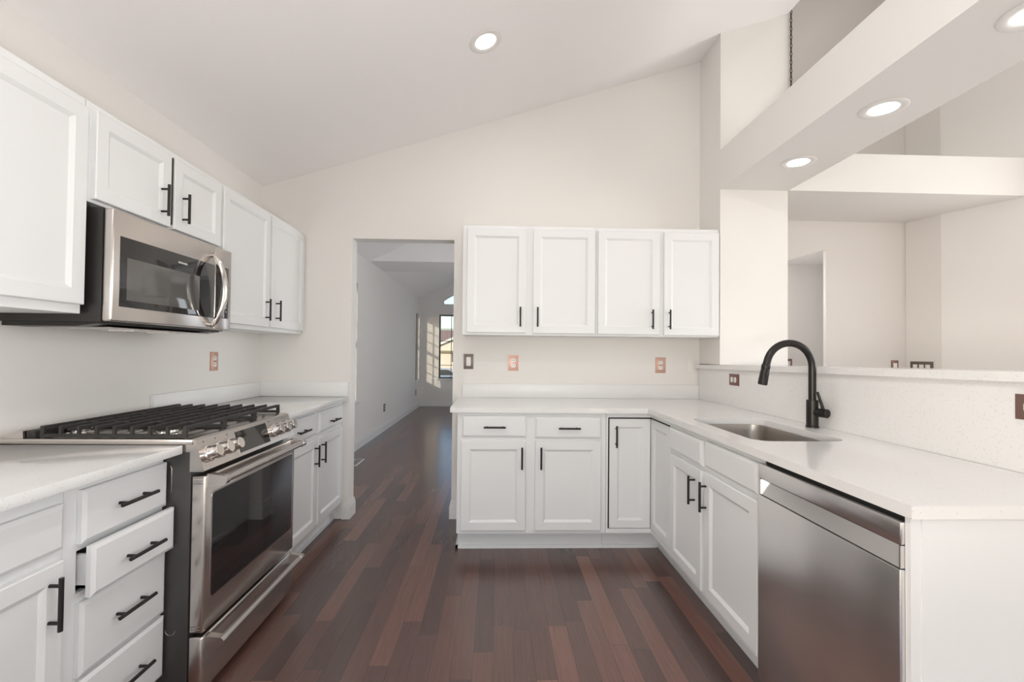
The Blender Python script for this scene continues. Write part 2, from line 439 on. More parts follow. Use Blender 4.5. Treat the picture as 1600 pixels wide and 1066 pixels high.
# passage behind the nook
bm = new(); box(bm, 2.03, 3.9, 4.90, 5.0, 0, 2.6); struct('wall_passage', bm, M['wall'])
bm = new(); box(bm, 2.03, 3.9, 3.90, 4.90, 2.246, 2.36); struct('ceiling_passage', bm, M['ceiling'])
lamp('passage_fill', 'AREA', (2.35, 4.55, 2.23), (0.1, 0.35, -1), 5, (1.0, 0.95, 0.88), shape='DISK', size=0.15)  # unseen lamp added to brighten the passage
bm = new(); box(bm, 3.8, 3.9, 3.90, 4.9, 0, 2.246); struct('wall_passage_end', bm, M['wall'])

# living room beyond the doorway
bm = new(); box(bm, 1.93, 2.03, YW2, 10.7, 0, 4.72); struct('wall_partition', bm, M['wall'])
WX0, WX1, WZ0, WZ1 = -1.335, 0.06, 0.64, 2.118
bm = new()
arch = []
TX0, TX1, TZ0, TZS, TZP = -1.262, -0.01, 2.34, 2.455, 2.70
for k in range(17):
    t = k/16.0; x = TX0+(TX1-TX0)*t; arch.append((x, TZS+(TZP-TZS)*(1-(2*t-1)**2)))
box(bm, XL-0.14, WX0, YF, YF+0.15, 0, 4.2)
box(bm, WX0, WX1, YF, YF+0.15, 0, WZ0)
box(bm, WX1, 2.03, YF, YF+0.15, 0, 4.2)
box(bm, WX0, WX1, YF, YF+0.15, WZ1, TZ0)
box(bm, WX0, TX0, YF, YF+0.15, TZ0, 4.2)
prism(bm, [(TX0, 4.2)]+arch+[(TX1, 4.2)], 'Y', YF, YF+0.15)
box(bm, TX1, WX1, YF, YF+0.15, TZ0, 4.2)
struct('wall_living_far', bm, M['wall'])
bm = new()   # ceiling rises from the left wall
prism(bm, [(XL, 2.485), (1.93, 2.485+0.5*3.695), (1.93, 4.6), (XL, 2.62)], 'Y', 7.2, YF)
struct('ceiling_living', bm, M['ceiling'])
bm = new()
prism(bm, [(XL, 2.485), (-1.09, 2.82), (1.93, 2.82), (1.93, 2.95), (XL, 2.95)], 'Y', YW2, 6.38)
struct('ceiling_dining', bm, M['ceiling'])
bm = new(); prism(bm, [(XL, 2.497), (1.93, 2.497), (1.93, 4.4), (XL, 2.60)], 'Y', 6.38, 7.2); struct('trim_living_beam', bm, M['ceiling'])

# baseboards
def baseboard(bm, p, q, side, h=0.125, t=0.014):
    p, q = Vector((p[0], p[1])), Vector((q[0], q[1])); n = Vector(side)
    a, b = p, q
    for d0, z0, z1 in ((t, 0, h*0.72), (t*0.75, h*0.72, h*0.86), (t*0.45, h*0.86, h)):
        prism(bm, [tuple(a), tuple(b), tuple(b+n*d0), tuple(a+n*d0)], 'Z', z0, z1)
bm = new(); baseboard(bm, (XL, YW2), (XL, YF), (1, 0)); struct('baseboard_living_left', bm, M['trim'])
bm = new(); baseboard(bm, (XL+0.014, YF), (1.93, YF), (0, -1)); struct('baseboard_living_far', bm, M['trim'])
bm = new()
baseboard(bm, (DX0, YW-0.014), (DX0, YW2+0.014), (1, 0)); baseboard(bm, (DX0-0.0, YW), (-1.14, YW), (0, -1)); struct('baseboard_door_left', bm, M['trim'])
bm = new()
baseboard(bm, (DX1, YW-0.014), (DX1, YW2+0.014), (-1, 0)); baseboard(bm, (DX1, YW), (-0.245, YW), (0, -1)); struct('baseboard_door_right', bm, M['trim'])

# windows
def win_frame_left(n, y0, y1):
    bm = new(); x0, x1 = XL-0.12, XL-0.06
    for a, b in ((y0, y0+0.035), (y1-0.035, y1)): box(bm, x0, x1, a, b, 0.62, 2.11)
    for a, b in ((0.62, 0.66), (1.335, 1.385), (2.07, 2.11)): box(bm, x0, x1, y0+0.035, y1-0.035, a, b)
    k = max(2, round((y1-y0)/0.3))
    for i in range(1, k):
        y = y0+(y1-y0)*i/k; box(bm, x0+.02, x1-.02, y-.009, y+.009, 0.66, 2.07)
    for z in (0.90, 1.12, 1.62, 1.85): box(bm, x0+.02, x1-.02, y0+0.035, y1-0.035, z-.009, z+.009)
    f = struct('window_%d' % n, bm, M['window_frame'])
    bm = new(); box(bm, XL-0.092, XL-0.088, y0+.03, y1-.03, 0.65, 2.08); obj('pane', bm, M['glass'], f)
    bm = new(); box(bm, XL, XL+0.045, y0-0.05, y1+0.05, 0.60, 0.622, 0.004); box(bm, XL, XL+0.014, y0-0.03, y1+0.03, 0.545, 0.60)
    obj('sill', bm, M['trim'], f)
win_frame_left(1, *W_L[0]); win_frame_left(2, *W_L[1])
bm = new(); y0, y1 = YF+0.05, YF+0.11
for a, b in ((WX0, WX0+0.028), (WX1-0.028, WX1)): box(bm, a, b, y0, y1, WZ0, WZ1)
for a, b in ((WZ0, WZ0+0.03), (WZ1-0.03, WZ1)): box(bm, WX0+0.035, WX1-0.035, y0, y1, a, b)
for i in range(1, 5):
    x = WX0+(WX1-WX0)*i/5; box(bm, x-.007, x+.007, y0+.02, y1-.02, WZ0+.03, WZ1-.03)
for i in range(4):
    z = 0.944+0.2817*i; box(bm, WX0+.035, WX1-.035, y0+.02, y1-.02, z-.007, z+.007)
wf = struct('window_3', bm, M['window_frame'])
bm = new(); box(bm, WX0+.03, WX1-.03, YF+.078, YF+.082, WZ0+.02, WZ1-.02); obj('pane', bm, M['glass'], wf)
bm = new(); box(bm, WX0-0.06, WX1+0.06, YF-0.05, YF, WZ0-0.03, WZ0, 0.004); box(bm, WX0-0.04, WX1+0.04, YF-0.014, YF, WZ0-0.09, WZ0-0.03); obj('sill', bm, M['trim'], wf)
bm = new()
for (xa, za), (xc, zc_) in zip(arch, arch[1:]):
    v = [(xa, za), (xc, zc_), (xc, zc_-0.035), (xa, za-0.035)]; prism(bm, v, 'Y', y0, y1)
box(bm, TX0, TX1, y0, y1, TZ0, TZ0+0.03); box(bm, TX0, TX0+0.03, y0, y1, TZ0+.03, TZS-0.03); box(bm, TX1-0.03, TX1, y0, y1, TZ0+.03, TZS-.03)
wf2 = struct('window_4', bm, M['trim'])
bm = new(); prism(bm, [(TX0+.01, TZ0+.01)]+[(x, z-0.02) for x, z in arch[1:-1]]+[(TX1-.01, TZ0+.01)], 'Y', YF+.078, YF+.082); obj('pane', bm, M['glass'], wf2)

# ------------------------------------------------------------------ upper cabinets, left wall
FU = Fr('L', -1.461)
def body_closed(F, u0, u1, z0, z1, depth, parent, name='cabinet_box'):
    bm = new(); F.box(bm, u0, u1, -depth, 0, z0, z1); return obj(name, bm, M['cab'], parent)
def body_open(F, u0, u1, z0, z1, depth, parent, stiles=(), rails=(), fs=0.03, t=0.016, top=0.03, bot=0.03):
    """carcass of panels with a face frame, open at the front"""
    bm = new()
    F.box(bm, u0, u0+t, -depth, -0.018, z0, z1); F.box(bm, u1-t, u1, -depth, -0.018, z0, z1)
    F.box(bm, u0+t, u1-t, -depth, -depth+0.01, z0, z1)
    F.box(bm, u0+t, u1-t, -depth+0.01, -0.018, z0, z0+t); F.box(bm, u0+t, u1-t, -depth+0.01, -0.018, z1-t, z1)
    F.box(bm, u0, u0+fs, -0.018, 0, z0, z1); F.box(bm, u1-fs, u1, -0.018, 0, z0, z1)
    F.box(bm, u0+fs, u1-fs, -0.018, 0, z1-top, z1); F.box(bm, u0+fs, u1-fs, -0.018, 0, z0, z0+bot)
    for a, b in stiles: F.box(bm, a, b, -0.018, 0, z0+bot, z1-top)
    for a, b in rails: F.box(bm, u0+fs, u1-fs, -0.018, 0, a, b)
    return obj('cabinet_box', bm, M['cab'], parent)
ZU0, ZU1, DU = 1.372, 2.132, 0.3035
t = thing('wall_cabinet', (-1.6, 1.43, ZU0), 'tall white single-door wall cabinet left of the microwave, cut by the left picture edge', 'cabinet', 'wall cabinets')
body_closed(FU, 1.185, 1.660, ZU0, ZU1, DU, t)
shaker(FU, 1.20, 1.656, 1.403, 2.098, t)
t = thing('wall_cabinet', (-1.6, 2.05, 1.775), 'short white two-door wall cabinet directly above the microwave', 'cabinet', 'wall cabinets')
body_open(FU, 1.665, 2.447, 1.775, ZU1, DU, t)
bm = new(); FU.box(bm, 2.071, 2.090, -0.02, 0.012, 1.805, 2.102); obj('door_gap_shade', bm, M['gap_shade'], t)  # dark strip put in for the shade between the two doors
d = shaker(FU, 1.689, 2.070, 1.787, 2.108, t); handle(FU, 2.013, 1.890, d)
d = shaker(FU, 2.091, 2.440, 1.787, 2.108, t); handle(FU, 2.145, 1.892, d)
t = thing('wall_cabinet', (-1.6, 2.97, ZU0), 'tall white two-door wall cabinet between the microwave and the doorway wall', 'cabinet', 'wall cabinets')
body_closed(FU, 2.450, 3.488, ZU0, ZU1, DU, t)
d = shaker(FU, 2.462, 2.963, 1.396, 2.114, t); handle(FU, 2.916, 1.503, d)
d = shaker(FU, 2.990, 3.482, 1.396, 2.114, t); handle(FU, 3.052, 1.508, d)

# upper cabinets, back wall
FB = Fr('B', 3.183)
DB = YW-3.183-0.001
t = thing('wall_cabinet', (0.23, 3.34, ZU0), 'white two-door wall cabinet on the back wall, next to the doorway', 'cabinet', 'wall cabinets')
body_closed(FB, -0.239, 0.687, ZU0, ZU1, DB, t)
d = shaker(FB, -0.209, 0.199, 1.388, 2.107, t); handle(FB, 0.160, 1.497, d)
d = shaker(FB, 0.247, 0.678, 1.386, 2.107, t); handle(FB, 0.279, 1.497, d)
t = thing('wall_cabinet', (1.12, 3.34, ZU0), 'white two-door wall cabinet on the back wall, touching the column', 'cabinet', 'wall cabinets')
body_closed(FB, 0.688, 1.556, ZU0, ZU1, DB, t)
d = shaker(FB, 0.699, 1.132, 1.385, 2.105, t); handle(FB, 1.077, 1.491, d)
d = shaker(FB, 1.163, 1.553, 1.382, 2.103, t); handle(FB, 1.198, 1.491, d)

# ------------------------------------------------------------------ over-the-range microwave
t = thing('microwave', (-1.58, 2.07, 1.325), 'stainless over-the-range microwave with black glass door and curved bar handle', 'microwave')
bm = new(); box(bm, XL+0.001, -1.410, 1.684, 2.418, 1.345, 1.756, 0.003)
prism(bm, [(XL+0.01, 1.330), (-1.50, 1.330), (-1.425, 1.340), (-1.425, 1.345), (XL+0.01, 1.345)], 'Y', 1.69, 2.41)
obj('body', bm, M['mw_case'], t)
MF0, MF1 = -1.409, -1.374
YD = 2.284   # door / control panel seam
bm = new(); box(bm, MF0, MF1, 1.684, YD-0.001, 1.349, 1.755, 0.007, 3)
dr = obj('door', bm, M['steel'], t)
bm = new(); box(bm, MF1-0.004, MF1+0.0015, 1.717, YD-0.006, 1.404, 1.662, 0.0012); gl = obj('window', bm, M['glass_black'], dr)
M['mw_screen'] = mat('microwave_window_screen', (0.10, 0.095, 0.09), 0.07, spec=0.8)
bm = new(); box(bm, MF1+0.001, MF1+0.0022, 1.748, 2.165, 1.430, 1.588, 0.0004); obj('viewing_screen', bm, M['mw_screen'], dr)
bm = new(); box(bm, MF0, MF1, YD+0.001, 2.420, 1.349, 1.755, 0.005, 3); cp = obj('control_panel', bm, M['steel'], t)
bm = new(); box(bm, MF1-0.004, MF1+0.0015, YD+0.004, 2.394, 1.408, 1.664, 0.001); obj('touch_pad', bm, M['glass_black'], cp)
bm = new()
for i in range(5):
    for k in range(3):
        box(bm, MF1+0.0014, MF1+0.0019, 2.335+k*0.018, 2.344+k*0.018, 1.440+i*0.020, 1.444+i*0.020)
obj('key_markings', bm, M['print_white'], cp)
# curved lens-shaped handle: two bowed bars meeting at the ends
bm = new()
pts = []
for k in range(25):
    a = -1+2*k/24.0; z = 1.537+0.172*a; o = (1-a*a)
    pts.append((MF1+0.006+0.050*o**0.8, 2.258+0.006*o, z))
tube(bm, pts, [0.009+0.008*(1-(-1+2*k/24.0)**2)**0.5 for k in range(25)])
for z in (1.537-0.168, 1.537+0.168): cyl(bm, (MF1-0.002, 2.258, z), (MF1+0.012, 2.258, z), 0.012, seg=16)
obj('handle', bm, M['chrome'], dr)
for a, b in ((1.95, 2.03), (2.16, 2.20)):
    bm = new(); box(bm, -1.60, -1.50, a, b, 1.323, 1.330); obj('cooktop_light', bm, M['white_plastic'], t)
bm = new(); box(bm, -1.70, -1.44, 1.75, 2.35, 1.3275, 1.3305); obj('grease_filter', bm, M['steel'], t)
def lettering(text, size, mw, material, parent, depth=0.0006):
    cu = bpy.data.curves.new('lettering', 'FONT'); cu.body = text; cu.size = size; cu.extrude = depth; cu.align_x = 'CENTER'
    to = bpy.data.objects.new('lettering', cu); C.objects.link(to)
    dg = bpy.context.evaluated_depsgraph_get(); dg.update()
    me = bpy.data.meshes.new_from_object(to.evaluated_get(dg)); bpy.data.objects.remove(to)
    bm = new(); bm.from_mesh(me); bpy.data.meshes.remove(me); bmesh.ops.transform(bm, matrix=mw, verts=bm.verts)
    return obj('lettering', bm, material, parent)
# faces +X, reads along +Y
mw = Matrix(((0, 0, 1, MF1+0.0024), (1, 0, 0, 2.050), (0, 1, 0, 1.622), (0, 0, 0, 1)))
lettering('FRIGIDAIRE', 0.0115, mw, M['print_white'], dr)

# ------------------------------------------------------------------ slide-in gas range
RY0, RY1 = 1.682, 2.405
t = thing('gas_range', (-1.4, 2.04, 0.0), 'stainless slide-in gas range with black grates between the left counters', 'range')
bm = new()
box(bm, -1.72, -1.085, RY0+0.004, RY1-0.004, 0.045, 0.885, 0.003)
for x in (-1.66, -1.15):
    for y in (RY0+0.05, RY1-0.05): cyl(bm, (x, y, 0.0), (x, y, 0.05), 0.018, seg=12)
obj('body', bm, M['darkside'], t)
bm = new()   # embossed ribs of the dark side panel
for z0, z1 in ((0.735, 0.835),):
    tube(bm, [(-1.155, RY0+0.003, z1), (-1.150, RY0+0.002, z1-0.01), (-1.150, RY0+0.002, z0+0.01), (-1.155, RY0+0.003, z0)], 0.0018, seg=8)
obj('side_rib', bm, M['steel'], t)
bm = new()
tube(bm, [(-1.145+0.018*math.cos(a), RY0+0.003, 0.255+0.018*math.sin(a)) for a in [PI+PI*k/8 for k in range(9)]], 0.0016, seg=8)
obj('side_rib', bm, M['steel'], t)
# cooktop pan
bm = new()
box(bm, -1.735, -1.075, RY0-0.0075, RY1+0.004, 0.9115, 0.931, 0.003)
prism(bm, [(-1.735, 0.931), (-1.660, 0.931), (-1.662, 0.957), (-1.672, 0.960)], 'Y', RY0-0.003, RY1+0.003)
box(bm, -1.72, -1.09, RY0+0.004, RY1-0.004, 0.885, 0.9115)
obj('cooktop', bm, M['steel'], t)
bm = new(); box(bm, XL+0.002, -1.735, RY0-0.004, RY1+0.004, 0.9115, 0.931); obj('rear_filler', bm, M['steel'], t)
# sloped control panel
prof = [(-1.100, 0.9305), (-1.080, 0.9312), (-1.068, 0.926), (-1.034, 0.818), (-1.038, 0.815), (-1.085, 0.815), (-1.085, 0.885), (-1.100, 0.885)]
bm = new(); prism(bm, [(x, z) for x, z in prof], 'Y', RY0-0.003, RY1+0.003); cpn = obj('control_panel', bm, M['steel'], t)
ctop, cbot = Vector((-1.068, 0, 0.926)), Vector((-1.034, 0, 0.818))
cd = (cbot-ctop).normalized(); cn = Vector((-cd.z, 0, cd.x)); cn = cn if cn.x > 0 else -cn
def onpanel(y, s, n=0.0):
    q = ctop+cd*s+cn*n; return Vector((q.x, y, q.z))
def panel_plate(bm, y0, y1, s0, s1, n0, n1):
    v = [bm.verts.new(onpanel(y, s, n)) for n in (n0, n1) for y, s in ((y0, s0), (y1, s0), (y1, s1), (y0, s1))]
    for q in ((0,1,2,3), (7,6,5,4), (0,4,5,1), (1,5,6,2), (2,6,7,3), (3,7,4,0)): bm.faces.new([v[i] for i in q])
bm = new(); panel_plate(bm, 1.915, 2.165, 0.012, 0.100, -0.001, 0.0015); obj('display', bm, M['glass_black'], cpn)
for y in (1.72, 1.79, 1.865, 2.20, 2.26, 2.33):
    bm = new(); lathe(bm, onpanel(y, 0.012, 0.0003), cn, [(0, 0), (0.004, 0), (0.004, 0.0004), (0, 0.0004)], 12); obj('burner_marking', bm, M['grey_print'], cpn)
knob_ys = (1.722, 1.792, 1.862, 2.215, 2.282, 2.349)
bm = new(); lathe(bm, onpanel(knob_ys[0], 0.058), cn, [(0, 0), (0.031, 0), (0.031, 0.010), (0.029, 0.012), (0.0265, 0.013), (0.0260, 0.018), (0.0235, 0.022), (0.0225, 0.046), (0.020, 0.049), (0, 0.049)], 32)
k0 = obj('knob', bm, M['chrome'], t)
for y in knob_ys[1:]:
    k = k0.copy(); C.objects.link(k); k.location = (0, y-knob_ys[0], 0)
# oven door
DXF, DXB = -1.030, -1.080
bm = new(); box(bm, DXB, DXF, RY0, RY1, 0.243, 0.800, 0.007, 3); od = obj('oven_door', bm, M['steel'], t)
bm = new()
wy0, wy1, wz0, wz1 = 1.722, 2.377, 0.352, 0.728
prism(bm, rounded_rect(wy0, wy1, wz0, wz1, 0.014, 4), 'X', DXF-0.004, DXF+0.0008)
obj('window', bm, M['glass_black'], od)
bm = new()
o_ = rounded_rect(wy0-.006, wy1+.006, wz0-.006, wz1+.006, 0.018, 4); i_ = rounded_rect(wy0, wy1, wz0, wz1, 0.014, 4)
for k in range(len(o_)):
    j = (k+1) % len(o_)
    A = [(DXF-.001, *o_[k]), (DXF-.001, *o_[j]), (DXF-.001, *i_[j]), (DXF-.001, *i_[k])]; B = [(DXF+.0014, p[1], p[2]) for p in A]
    va = [bm.verts.new(p) for p in A]; vb = [bm.verts.new(p) for p in B]
    bm.faces.new(va[::-1]); bm.faces.new(vb)
    for q in range(4):
        r_ = (q+1) % 4; bm.faces.new((va[q], va[r_], vb[r_], vb[q]))
obj('window_trim', bm, M['chrome'], od)
def range_handle(z, parent, xh=-0.978):
    bm = new()
    tube(bm, [(xh, RY0+0.020, z), (xh, RY1-0.030, z)], 0.0135, seg=20)
    for y0, y1 in ((RY0+0.010, RY0+0.036), (RY1-0.046, RY1-0.020)):
        prism(bm, [(DXF-0.001, z-0.024), (xh, z-0.0165)]+[(xh+0.0165*math.sin(a), z-0.0165*math.cos(a)) for a in [PI*k/8 for k in range(1, 8)]]+[(xh, z+0.0165), (DXF-0.001, z+0.024)], 'Y', y0, y1)
    return obj('handle', bm, M['steel'], parent)
range_handle(0.782, od)
bm = new(); box(bm, DXB, DXF, RY0, RY1, 0.033, 0.229, 0.007, 3); dw = obj('warming_drawer', bm, M['steel'], t)
range_handle(0.206, dw)
# vent slots on the door edge
for z in (0.772, 0.782, 0.792, 0.256, 0.266):
    bm = new(); box(bm, DXB+0.008, DXF-0.010, RY0-0.0008, RY0+0.001, z-0.0015, z+0.0015); obj('edge_slot', bm, M['grey_print'], od)
# burners
for k, (x, y, r) in enumerate(((-1.57, 1.80, 0.036), (-1.25, 1.80, 0.045), (-1.41, 2.043, 0.050), (-1.57, 2.287, 0.036), (-1.25, 2.287, 0.048))):
    bm = new(); lathe(bm, (x, y, 0.931), (0, 0, 1), [(0, 0), (r*1.25, 0), (r*1.25, 0.004), (r, 0.007), (r, 0.016), (0, 0.016)], 28); b0 = obj('burner', bm, M['chrome'], t)
    bm = new(); lathe(bm, (x, y, 0.946), (0, 0, 1), [(0, 0), (r*0.82, 0), (r*0.86, 0.004), (r*0.7, 0.008), (0, 0.009)], 28); obj('burner_cap', bm, M['iron'], b0)
# three continuous grates
gw = (RY1-RY0-0.012)/3.0
def grate_bm(y0, y1):
    bm = new(); zt0, zt1 = 0.962, 0.974; w = 0.0062
    x0, x1 = -1.605, -1.112
    xs = [x0+(x1-x0)*k/8.0 for k in range(9)]
    for k, x in enumerate(xs):                      # bars running across the range, hooked down at both ends
        hw = 0.0046*(1.5 if k in (0, 8) else 1.0)
        poly = [(y0+0.002, zt1), (y1-0.002, zt1), (y1-0.0, zt1-0.006), (y1-0.0, 0.940), (y1-0.008, 0.940), (y1-0.011, zt0), (y0+0.011, zt0), (y0+0.008, 0.940), (y0+0.0, 0.940), (y0, zt1-0.006)]
        prism(bm, poly, 'X', x-hw, x+hw)
    ym = (y0+y1)/2
    for xa, xb_ in ((xs[0], xs[4]), (xs[4], xs[8])):
        xm = (xa+xb_)/2
        box(bm, xm-0.085, xm-0.028, ym-w, ym+w, zt0+0.001, zt1-0.001); box(bm, xm+0.028, xm+0.085, ym-w, ym+w, zt0+0.001, zt1-0.001)
    for y in (y0+0.0005, y1-0.0125):                # foot rails at the two sides
        box(bm, x0-0.008, x1+0.008, y, y+0.012, 0.9335, 0.9455)
    for x in (x0, x1):
        for y in (y0+0.006, y1-0.006): cyl(bm, (x, y, 0.931), (x, y, 0.936), 0.007, seg=10)
    return bm
bm = new(); box(bm, -1.659, -1.628, RY0+0.006, RY1-0.006, 0.931, 0.956, 0.003); obj('rear_vent', bm, M['iron'], t)
g0 = obj('grate', grate_bm(RY0+0.006, RY0+0.006+gw-0.003), M['iron'], t)
for i in (1, 2):
    k = g0.copy(); C.objects.link(k); k.location = (0, gw*i, 0)

# ------------------------------------------------------------------ base cabinets, left run near the camera
FN = Fr('L', -1.174)
DN = -1.174-XL-0.001
t = thing('base_cabinet', (-1.47, 1.505, 0.0), 'white four-drawer base cabinet beside the range, one drawer slightly open', 'cabinet', 'base cabinets')
bm = new()
u0, u1 = 1.300, 1.674
for a, b in ((u0, u0+0.016), (u1-0.016, u1)): FN.box(bm, a, b, -DN, -0.018, 0.10, 0.880)
FN.box(bm, u0, u1, -DN, -DN+0.01, 0.10, 0.880); FN.box(bm, u0, u1, -DN, -0.018, 0.10, 0.116); FN.box(bm, u0, u1, -DN, -0.018, 0.862, 0.880)
FN.box(bm, u0, u0+0.042, -0.018, 0, 0.10, 0.880); FN.box(bm, u1-0.012, u1, -0.018, 0, 0.10, 0.880)
for a, b in ((0.840, 0.880), (0.680, 0.712), (0.525, 0.560), (0.305, 0.335), (0.10, 0.118)): FN.box(bm, u0+0.042, u1-0.012, -0.018, 0, a, b)
obj('cabinet_box', bm, M['cab'], t)
bm = new(); FN.box(bm, u0, u1, -DN, -0.075, 0, 0.10); obj('toe_kick', bm, M['cab'], t)
for z0, z1, hz, pull in ((0.700, 0.851, 0.776, 0.0), (0.551, 0.694, 0.614, 0.028), (0.327, 0.535, 0.437, 0.0), (0.107, 0.315, 0.214, 0.0)):
    bm = None
    if pull:
        bm = new()
        a, b = u0+0.055, u1-0.028
        FN.box(bm, a, a+0.012, -0.48+pull, pull, z0+0.02, z1-0.03); FN.box(bm, b-0.012, b, -0.48+pull, pull, z0+0.02, z1-0.03)
        FN.box(bm, a, b, -0.48+pull, -0.468+pull, z0+0.02, z1-0.03); FN.box(bm, a, b, -0.48+pull, pull, z0+0.02, z0+0.028)
    d = slab(FN, 1.341, 1.6735, z0, z1, t, pull+0.0005, bm=bm)
    handle(FN, 1.512, hz, d, False, T+pull, 0.148, 0.096)
t = thing('base_cabinet', (-1.47, 1.07, 0.0), 'white base cabinet with a vertical bar handle at the lower left picture edge', 'cabinet', 'base cabinets')
body_closed(FN, 0.84, 1.299, 0.10, 0.880, DN, t)
bm = new(); FN.box(bm, 0.84, 1.299, -DN, -0.075, 0, 0.10); obj('toe_kick', bm, M['cab'], t)
slab(FN, 0.86, 1.286, 0.710, 0.832, t)
d = shaker(FN, 0.86, 1.286, 0.115, 0.682, t, w=0.05); handle(FN, 1.246, 0.583, d, True, L=0.138)

bm = new(); box(bm, XL+0.001, -1.1055, 0.80, 1.671, 0.881, 0.911, 0.002); tag(obj('countertop', bm, M['quartz']), 'white quartz countertop left of the range, over the four drawers', 'countertop', 'countertops')

# base cabinet left run beyond the range
FL = Fr('L', -1.149); DL = -1.149-XL-0.001
t = thing('base_cabinet', (-1.46, 2.95, 0.0), 'white base cabinet with two drawers over two doors between range and doorway', 'cabinet', 'base cabinets')
body_closed(FL, 2.418, 3.490, 0.118, 0.880, DL, t)
bm = new(); FL.box(bm, 2.418, 3.490, -DL, -0.060, 0, 0.118); FL.box(bm, 2.418, 3.490, -0.060, -0.048, 0, 0.02); obj('toe_kick', bm, M['cab'], t)
d = slab(FL, 2.45, 2.955, 0.722, 0.856, t); handle(FL, 2.72, 0.779, d, False, L=0.15)
d = slab(FL, 3.005, 3.452, 0.722, 0.856, t); handle(FL, 3.245, 0.772, d, False, L=0.15)
d = shaker(FL, 2.45, 2.967, 0.140, 0.694, t); handle(FL, 2.928, 0.591, d)
d = shaker(FL, 2.992, 3.456, 0.140, 0.694, t); handle(FL, 3.036, 0.593, d)
bm = new(); box(bm, XL+0.001, -1.1055, 2.412, YW-0.001, 0.881, 0.911, 0.002); tag(obj('countertop', bm, M['quartz']), 'white quartz countertop between the range and the doorway', 'countertop', 'countertops')
bm = new(); box(bm, XL+0.001, XL+0.021, 2.412, YW-0.022, 0.9115, 1.016, 0.001); tag(obj('backsplash', bm, M['quartz_satin']), 'low white quartz backsplash on the left wall behind the range counter', 'backsplash', 'low backsplashes')
bm = new(); box(bm, XL+0.001, -1.107, YW-0.021, YW-0.001, 0.9115, 1.016, 0.001); tag(obj('backsplash', bm, M['quartz_satin']), 'short low white backsplash on the wall just left of the doorway', 'backsplash', 'low backsplashes')

# ------------------------------------------------------------------ base cabinets, back run
FB2 = Fr('B', 2.871); DB2 = YW-2.871-0.001
t = thing('base_cabinet', (0.23, 3.18, 0.0), 'white base cabinet with two drawers over two doors under the back wall cabinets', 'cabinet', 'base cabinets')
body_closed(FB2, -0.237, 0.690, 0.130, 0.880, DB2, t)
bm = new(); FB2.box(bm, -0.234, 0.690, -DB2, -0.096, 0, 0.130); prism(bm, [(-0.249, 2.960), (0.690, 2.960), (0.690, 2.967), (-0.249, 2.967)], 'Z', 0, 0.022)
box(bm, -0.249, -0.234, 2.960, 3.30, 0, 0.022)
obj('toe_kick', bm, M['cab'], t)
d = slab(FB2, -0.207, 0.189, 0.728, 0.858, t); handle(FB2, -0.006, 0.791, d, False)
d = slab(FB2, 0.246, 0.657, 0.722, 0.852, t); handle(FB2, 0.455, 0.786, d, False)
d = shaker(FB2, -0.212, 0.187, 0.153, 0.704, t); handle(FB2, 0.163, 0.602, d)
d = shaker(FB2, 0.245, 0.657, 0.153, 0.703, t); handle(FB2, 0.281, 0.602, d)

# corner cabinet with its two hinged leaves set into the frame, dark gap showing at the top and the left
FR = Fr('R', 0.976)
t = thing('corner_cabinet', (1.1, 3.0, 0.0), 'white corner base cabinet with a folded two-leaf door and a dark gap around it', 'cabinet', 'base cabinets')
bm = new()
box(bm, 0.692, 0.704, 2.871, YW-0.001, 0.130, 0.880)                         # left side + stile
box(bm, 0.704, 1.547, YW-0.013, YW-0.001, 0.130, 0.880); box(bm, 1.535, 1.547, 2.546, YW-0.013, 0.130, 0.880)
box(bm, 0.978, 1.535, 2.546, 2.552, 0.130, 0.880)
box(bm, 0.704, 1.535, 2.873, YW-0.013, 0.130, 0.150); box(bm, 0.978, 1.535, 2.552, 2.873, 0.130, 0.150)
FB2.box(bm, 0.704, 0.976, -0.018, 0, 0.851, 0.880); FB2.box(bm, 0.704, 0.976, -0.018, 0, 0.130, 0.158)
FR.box(bm, 2.546, 2.871, -0.018, 0, 0.851, 0.880); FR.box(bm, 2.546, 2.871, -0.018, 0, 0.130, 0.158)
FR.box(bm, 2.546, 2.551, -0.018, 0, 0.158, 0.851)
obj('cabinet_box', bm, M['cab'], t)
bm = new(); box(bm, 0.716, 0.9, 2.93, 2.94, 0.15, 0.87); box(bm, 1.0, 1.01, 2.56, 2.90, 0.15, 0.87); obj('shade_backing', bm, M['gap_shade'], t)  # dark sheets deepening the shade behind the leaves
bm = new(); box(bm, 0.692, 1.055, 2.967, YW-0.01, 0, 0.130); box(bm, 0.692, 1.045, 2.960, 2.967, 0, 0.022); box(bm, 1.055, 1.547, 2.546, YW-0.01, 0, 0.130); obj('toe_kick', bm, M['cab'], t)
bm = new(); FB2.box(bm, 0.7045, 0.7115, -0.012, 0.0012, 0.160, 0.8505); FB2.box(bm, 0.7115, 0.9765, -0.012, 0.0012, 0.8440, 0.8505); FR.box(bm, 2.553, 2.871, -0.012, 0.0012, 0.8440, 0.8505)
obj('leaf_gap_shade', bm, M['gasket'], t)  # black strips standing for the shadow gap around the leaves
d = shaker(FB2, 0.7125, 0.9732, 0.160, 0.8425, t, n0=-0.0165, w=0.052); handle(FB2, 0.752, 0.734, d, True, 0.0025)
shaker(FR, 2.553, 2.8682, 0.160, 0.8425, t, n0=-0.0165, w=0.05)

